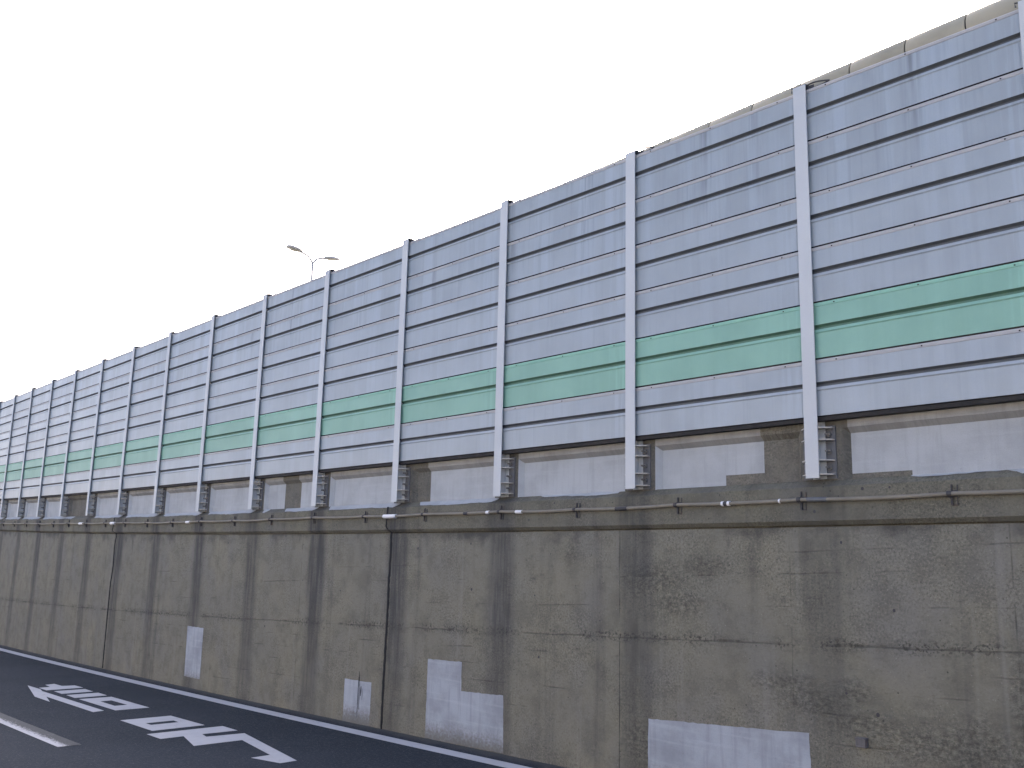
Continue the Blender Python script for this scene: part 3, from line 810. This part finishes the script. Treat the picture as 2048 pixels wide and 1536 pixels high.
# ------------------------------------------------------------------ conduit on the band
CD = empty('conduit', bend(-8.0, Y_BAND, -0.17))
tag(CD, 'thin beige conduit pipe clipped along the concrete band with black clamps and white sleeves', 'pipe')
CDI = Matrix.Translation(-CD.location)
PIPEM = mat_metal('conduit_beige', (0.22, 0.205, 0.17), 0.5, 0.6, 3.0, 0.3, 0.15)
clamps = [-0.722, -1.978, -3.276, -4.589, -5.774, -7.199, -8.518, -9.85, -11.13, -12.4, -13.7, -14.95, -16.2, -17.41, -18.6, -19.9, -21.2, -22.45, -23.7, -25.0, -26.3, -27.6, -28.9, -30.2, 0.55, 1.8, 3.1]
clamps.sort()
YC = Y_BAND - 0.032
def pz(s):
    z = -0.170 + 0.004 * math.sin(s * 1.7) + 0.004 * math.sin(s * 0.61 + 1)
    for a, b in zip(clamps, clamps[1:]):
        if a <= s <= b:
            f = (s - a) / (b - a); z -= 0.010 * 4 * f * (1 - f)
    return z
path = [4 - 0.08 * i for i in range(int(42 / 0.08))]
mb = MB(); mb.tube([bend(x, YC, pz(x)) for x in path], 0.0165, 10)
o = mb.build('pipe', PIPEM, CD, smooth=60); o.matrix_parent_inverse = CDI
def sleeve(sa, sb, r, mat, name):
    mb = MB(); n = 4
    mb.tube([bend(sa + (sb - sa)*i/n, YC, pz(sa + (sb - sa)*i/n)) for i in range(n + 1)], r, 12)
    o = mb.build(name, mat, CD, smooth=60); o.matrix_parent_inverse = CDI
for sa, sb, r, m, n in ((-2.786, -2.762, 0.022, WHITEP, 'sleeve'), (-2.762, -2.722, 0.021, DARKM, 'coupling'), (-2.722, -2.698, 0.022, WHITEP, 'sleeve'),
                        (-8.07, -7.80, 0.026, WHITEP, 'sleeve'), (-5.52, -5.42, 0.0195, WHITEP, 'sleeve'), (-6.02, -5.97, 0.0195, WHITEP, 'sleeve'),
                        (-20.34, -20.1, 0.026, WHITEP, 'sleeve'), (-18.22, -17.98, 0.028, WHITEP, 'sleeve'), (-1.93, -1.75, 0.0195, PLATE, 'coupling'),
                        (-6.42, -6.35, 0.021, DARKM, 'coupling'), (-4.05, -3.9, 0.0195, DARKM, 'coupling'), (-14.3, -14.15, 0.022, WHITEP, 'sleeve'), (-2.2, -2.185, 0.0185, WHITEP, 'sleeve')):
    sleeve(sa, sb, r, m, n)
mb = MB()
z0 = 0
mb.box((-0.026, -0.016, 0.018), (-0.018, 0.0, 0.070)); mb.box((0.016, -0.008, 0.018), (0.022, 0.0, 0.066))
mb.box((-0.028, -0.020, -0.082), (-0.014, 0.0, -0.018)); mb.box((0.014, -0.008, -0.080), (0.020, 0.0, -0.018)); mb.box((-0.028, -0.008, -0.088), (0.020, 0.0, -0.080))
mb.box((-0.0262, -0.007, -0.030), (-0.0178, 0.0005, 0.030)); mb.box((-0.0264, -0.0072, 0.018), (0.0222, 0.0007, 0.026)); mb.box((-0.0264, -0.0072, -0.026), (0.0202, 0.0007, -0.0175))
mb.tube([(-0.045, -0.032, 0.0), (-0.012, -0.032, 0.0)], 0.022, 12); mb.box((-0.042, -0.03, -0.027), (-0.012, 0.0, -0.015))
ME_CL = mb.mesh('clamp', [DARKM])
for c in clamps:
    o = link('clamp', ME_CL, CD); o.matrix_parent_inverse = CDI
    o.location = bend(c, Y_BAND, pz(c)); o.rotation_euler = (0, 0, math.atan(2*CL*c))

# ------------------------------------------------------------------ small metal block on the wall
mb = MB()
a = bend(-1.6, 0, -2.064); 
w_, h_, d_ = 0.082, 0.062, 0.05
mb.box((0, -d_, 0), (w_, 0.0, h_)); mb.box((-0.004, -d_ - 0.004, h_ - 0.010), (w_ + 0.004, 0.0, h_ + 0.002)); mb.box((0.006, -d_ - 0.008, -0.006), (w_ + 0.003, -0.004, 0.004))
o = mb.build('metal_bracket', BRICKM); o.location = bend(-1.6, Y_WALL, -2.068)
bv = o.modifiers.new('bevel', 'BEVEL'); bv.width = 0.003; bv.segments = 2
tag(o, 'small grey metal bracket fixed low on the concrete wall at right', 'bracket')

# ------------------------------------------------------------------ street lamp beyond the barrier
LP = empty('street_lamp', (-35.35, 14.70, 0.2 + CV*35.35**2))
tag(LP, 'slender pale double-armed street lamp rising behind the noise barrier', 'street lamp')
zt = 12.65 - LP.location.z
mb = MB(); mb.tube([(0, 0, 0), (0, 0, 4), (0, 0, 8), (0, 0, zt)], [0.10, 0.085, 0.065, 0.052], 12)
mb.build('pole', LAMPM, LP, smooth=60)
for sgn in (-1, 1):
    mb = MB(); pts = []
    for i in range(11):
        f = i / 10; an = f * math.pi / 2 * 0.93
        pts.append((0, sgn * 0.70 * (1 - math.cos(an)) , zt - 0.02 + 0.50 * math.sin(an)))
    mb.tube(pts, 0.05, 8)
    arm = mb.build('arm', LAMPM, LP, smooth=60)
    mb = MB(); n = 14
    zc = zt + 0.505
    secs = [(0.58, 0.07, 0.05), (0.66, 0.17, 0.09), (0.80, 0.215, 0.115), (1.04, 0.225, 0.12), (1.25, 0.19, 0.10), (1.36, 0.10, 0.06)]
    base = 0; rings = []
    for d, hw, hh in secs:
        ring = []
        for i in range(n):
            an = 2 * math.pi * i / n
            zz = math.sin(an) * hh; zz = zz if zz > 0 else zz * 0.45
            ring.append((hw * math.cos(an), sgn * d, zc + zz + (d - 0.6) * 0.10))
        rings.append(ring)
    for ra, rb in zip(rings, rings[1:]):
        for i in range(n):
            mb.face([ra[i], ra[(i+1) % n], rb[(i+1) % n], rb[i]])
    mb.face(rings[0]); mb.face(rings[-1])
    head = mb.build('lamp_head', LAMPM, LP, smooth=60)
    mb = MB()
    pts = [(0.16 * math.cos(2*math.pi*i/16), sgn * (0.98 + 0.24 * math.sin(2*math.pi*i/16))) for i in range(16)]
    low = [(x, y, zc - 0.056 + (abs(y) - 0.6) * 0.10) for x, y in pts]; up = [(x, y, z + 0.03) for x, y, z in low]
    mb.face(low)
    for i in range(16): mb.face([low[i], low[(i+1) % 16], up[(i+1) % 16], up[i]])
    mb.build('lens', LENS, head)

# ------------------------------------------------------------------ camera
cam = bpy.data.cameras.new('camera'); co = bpy.data.objects.new('camera', cam); COL.objects.link(co)
cy, sy, cp, sp, cr, sr = math.cos(YAW), math.sin(YAW), math.cos(PITCH), math.sin(PITCH), math.cos(ROLL), math.sin(ROLL)
fw = Vector((sy*cp, cy*cp, sp)); r0 = Vector((cy, -sy, 0)); u0 = r0.cross(fw)
rt = cr*r0 + sr*u0; up = -sr*r0 + cr*u0
m = Matrix((rt, up, -fw)).transposed().to_4x4(); m.translation = CAM
co.matrix_world = m
cam.sensor_fit = 'HORIZONTAL'; cam.sensor_width = 36.0; cam.lens = 36.0 * F_PX / 2048.0
cam.clip_start = 0.05; cam.clip_end = 2000
S.camera = co

# ------------------------------------------------------------------ light
SUN_EL, SUN_AZ = 28.0, -35.0                       # azimuth from +Y towards +X
W = bpy.data.worlds.new('World'); S.world = W; W.use_nodes = True
nt = W.node_tree; bg = nt.nodes['Background']
sky = nt.nodes.new('ShaderNodeTexSky'); sky.sky_type = 'NISHITA'; sky.sun_disc = False
sky.sun_elevation = rad(SUN_EL); sky.sun_rotation = rad(SUN_AZ)
sky.air_density = 0.4; sky.dust_density = 6.0; sky.ozone_density = 0.3; sky.altitude = 0
nt.links.new(sky.outputs[0], bg.inputs[0]); bg.inputs[1].default_value = 0.12
sl = bpy.data.lights.new('sun', 'SUN'); sl.energy = 2.4; sl.angle = rad(0.5); sl.color = (1.0, 0.93, 0.84)
so = bpy.data.objects.new('sun', sl); COL.objects.link(so)
d = Vector((math.sin(rad(SUN_AZ))*math.cos(rad(SUN_EL)), math.cos(rad(SUN_AZ))*math.cos(rad(SUN_EL)), math.sin(rad(SUN_EL))))
so.rotation_euler = d.to_track_quat('Z', 'Y').to_euler(); so.location = (0, 20, 20)

S.view_settings.view_transform = 'Standard'; S.view_settings.look = 'None'
S.view_settings.exposure = 2.85; S.view_settings.gamma = 1.0
S.render.resolution_x, S.render.resolution_y = 1024, 768
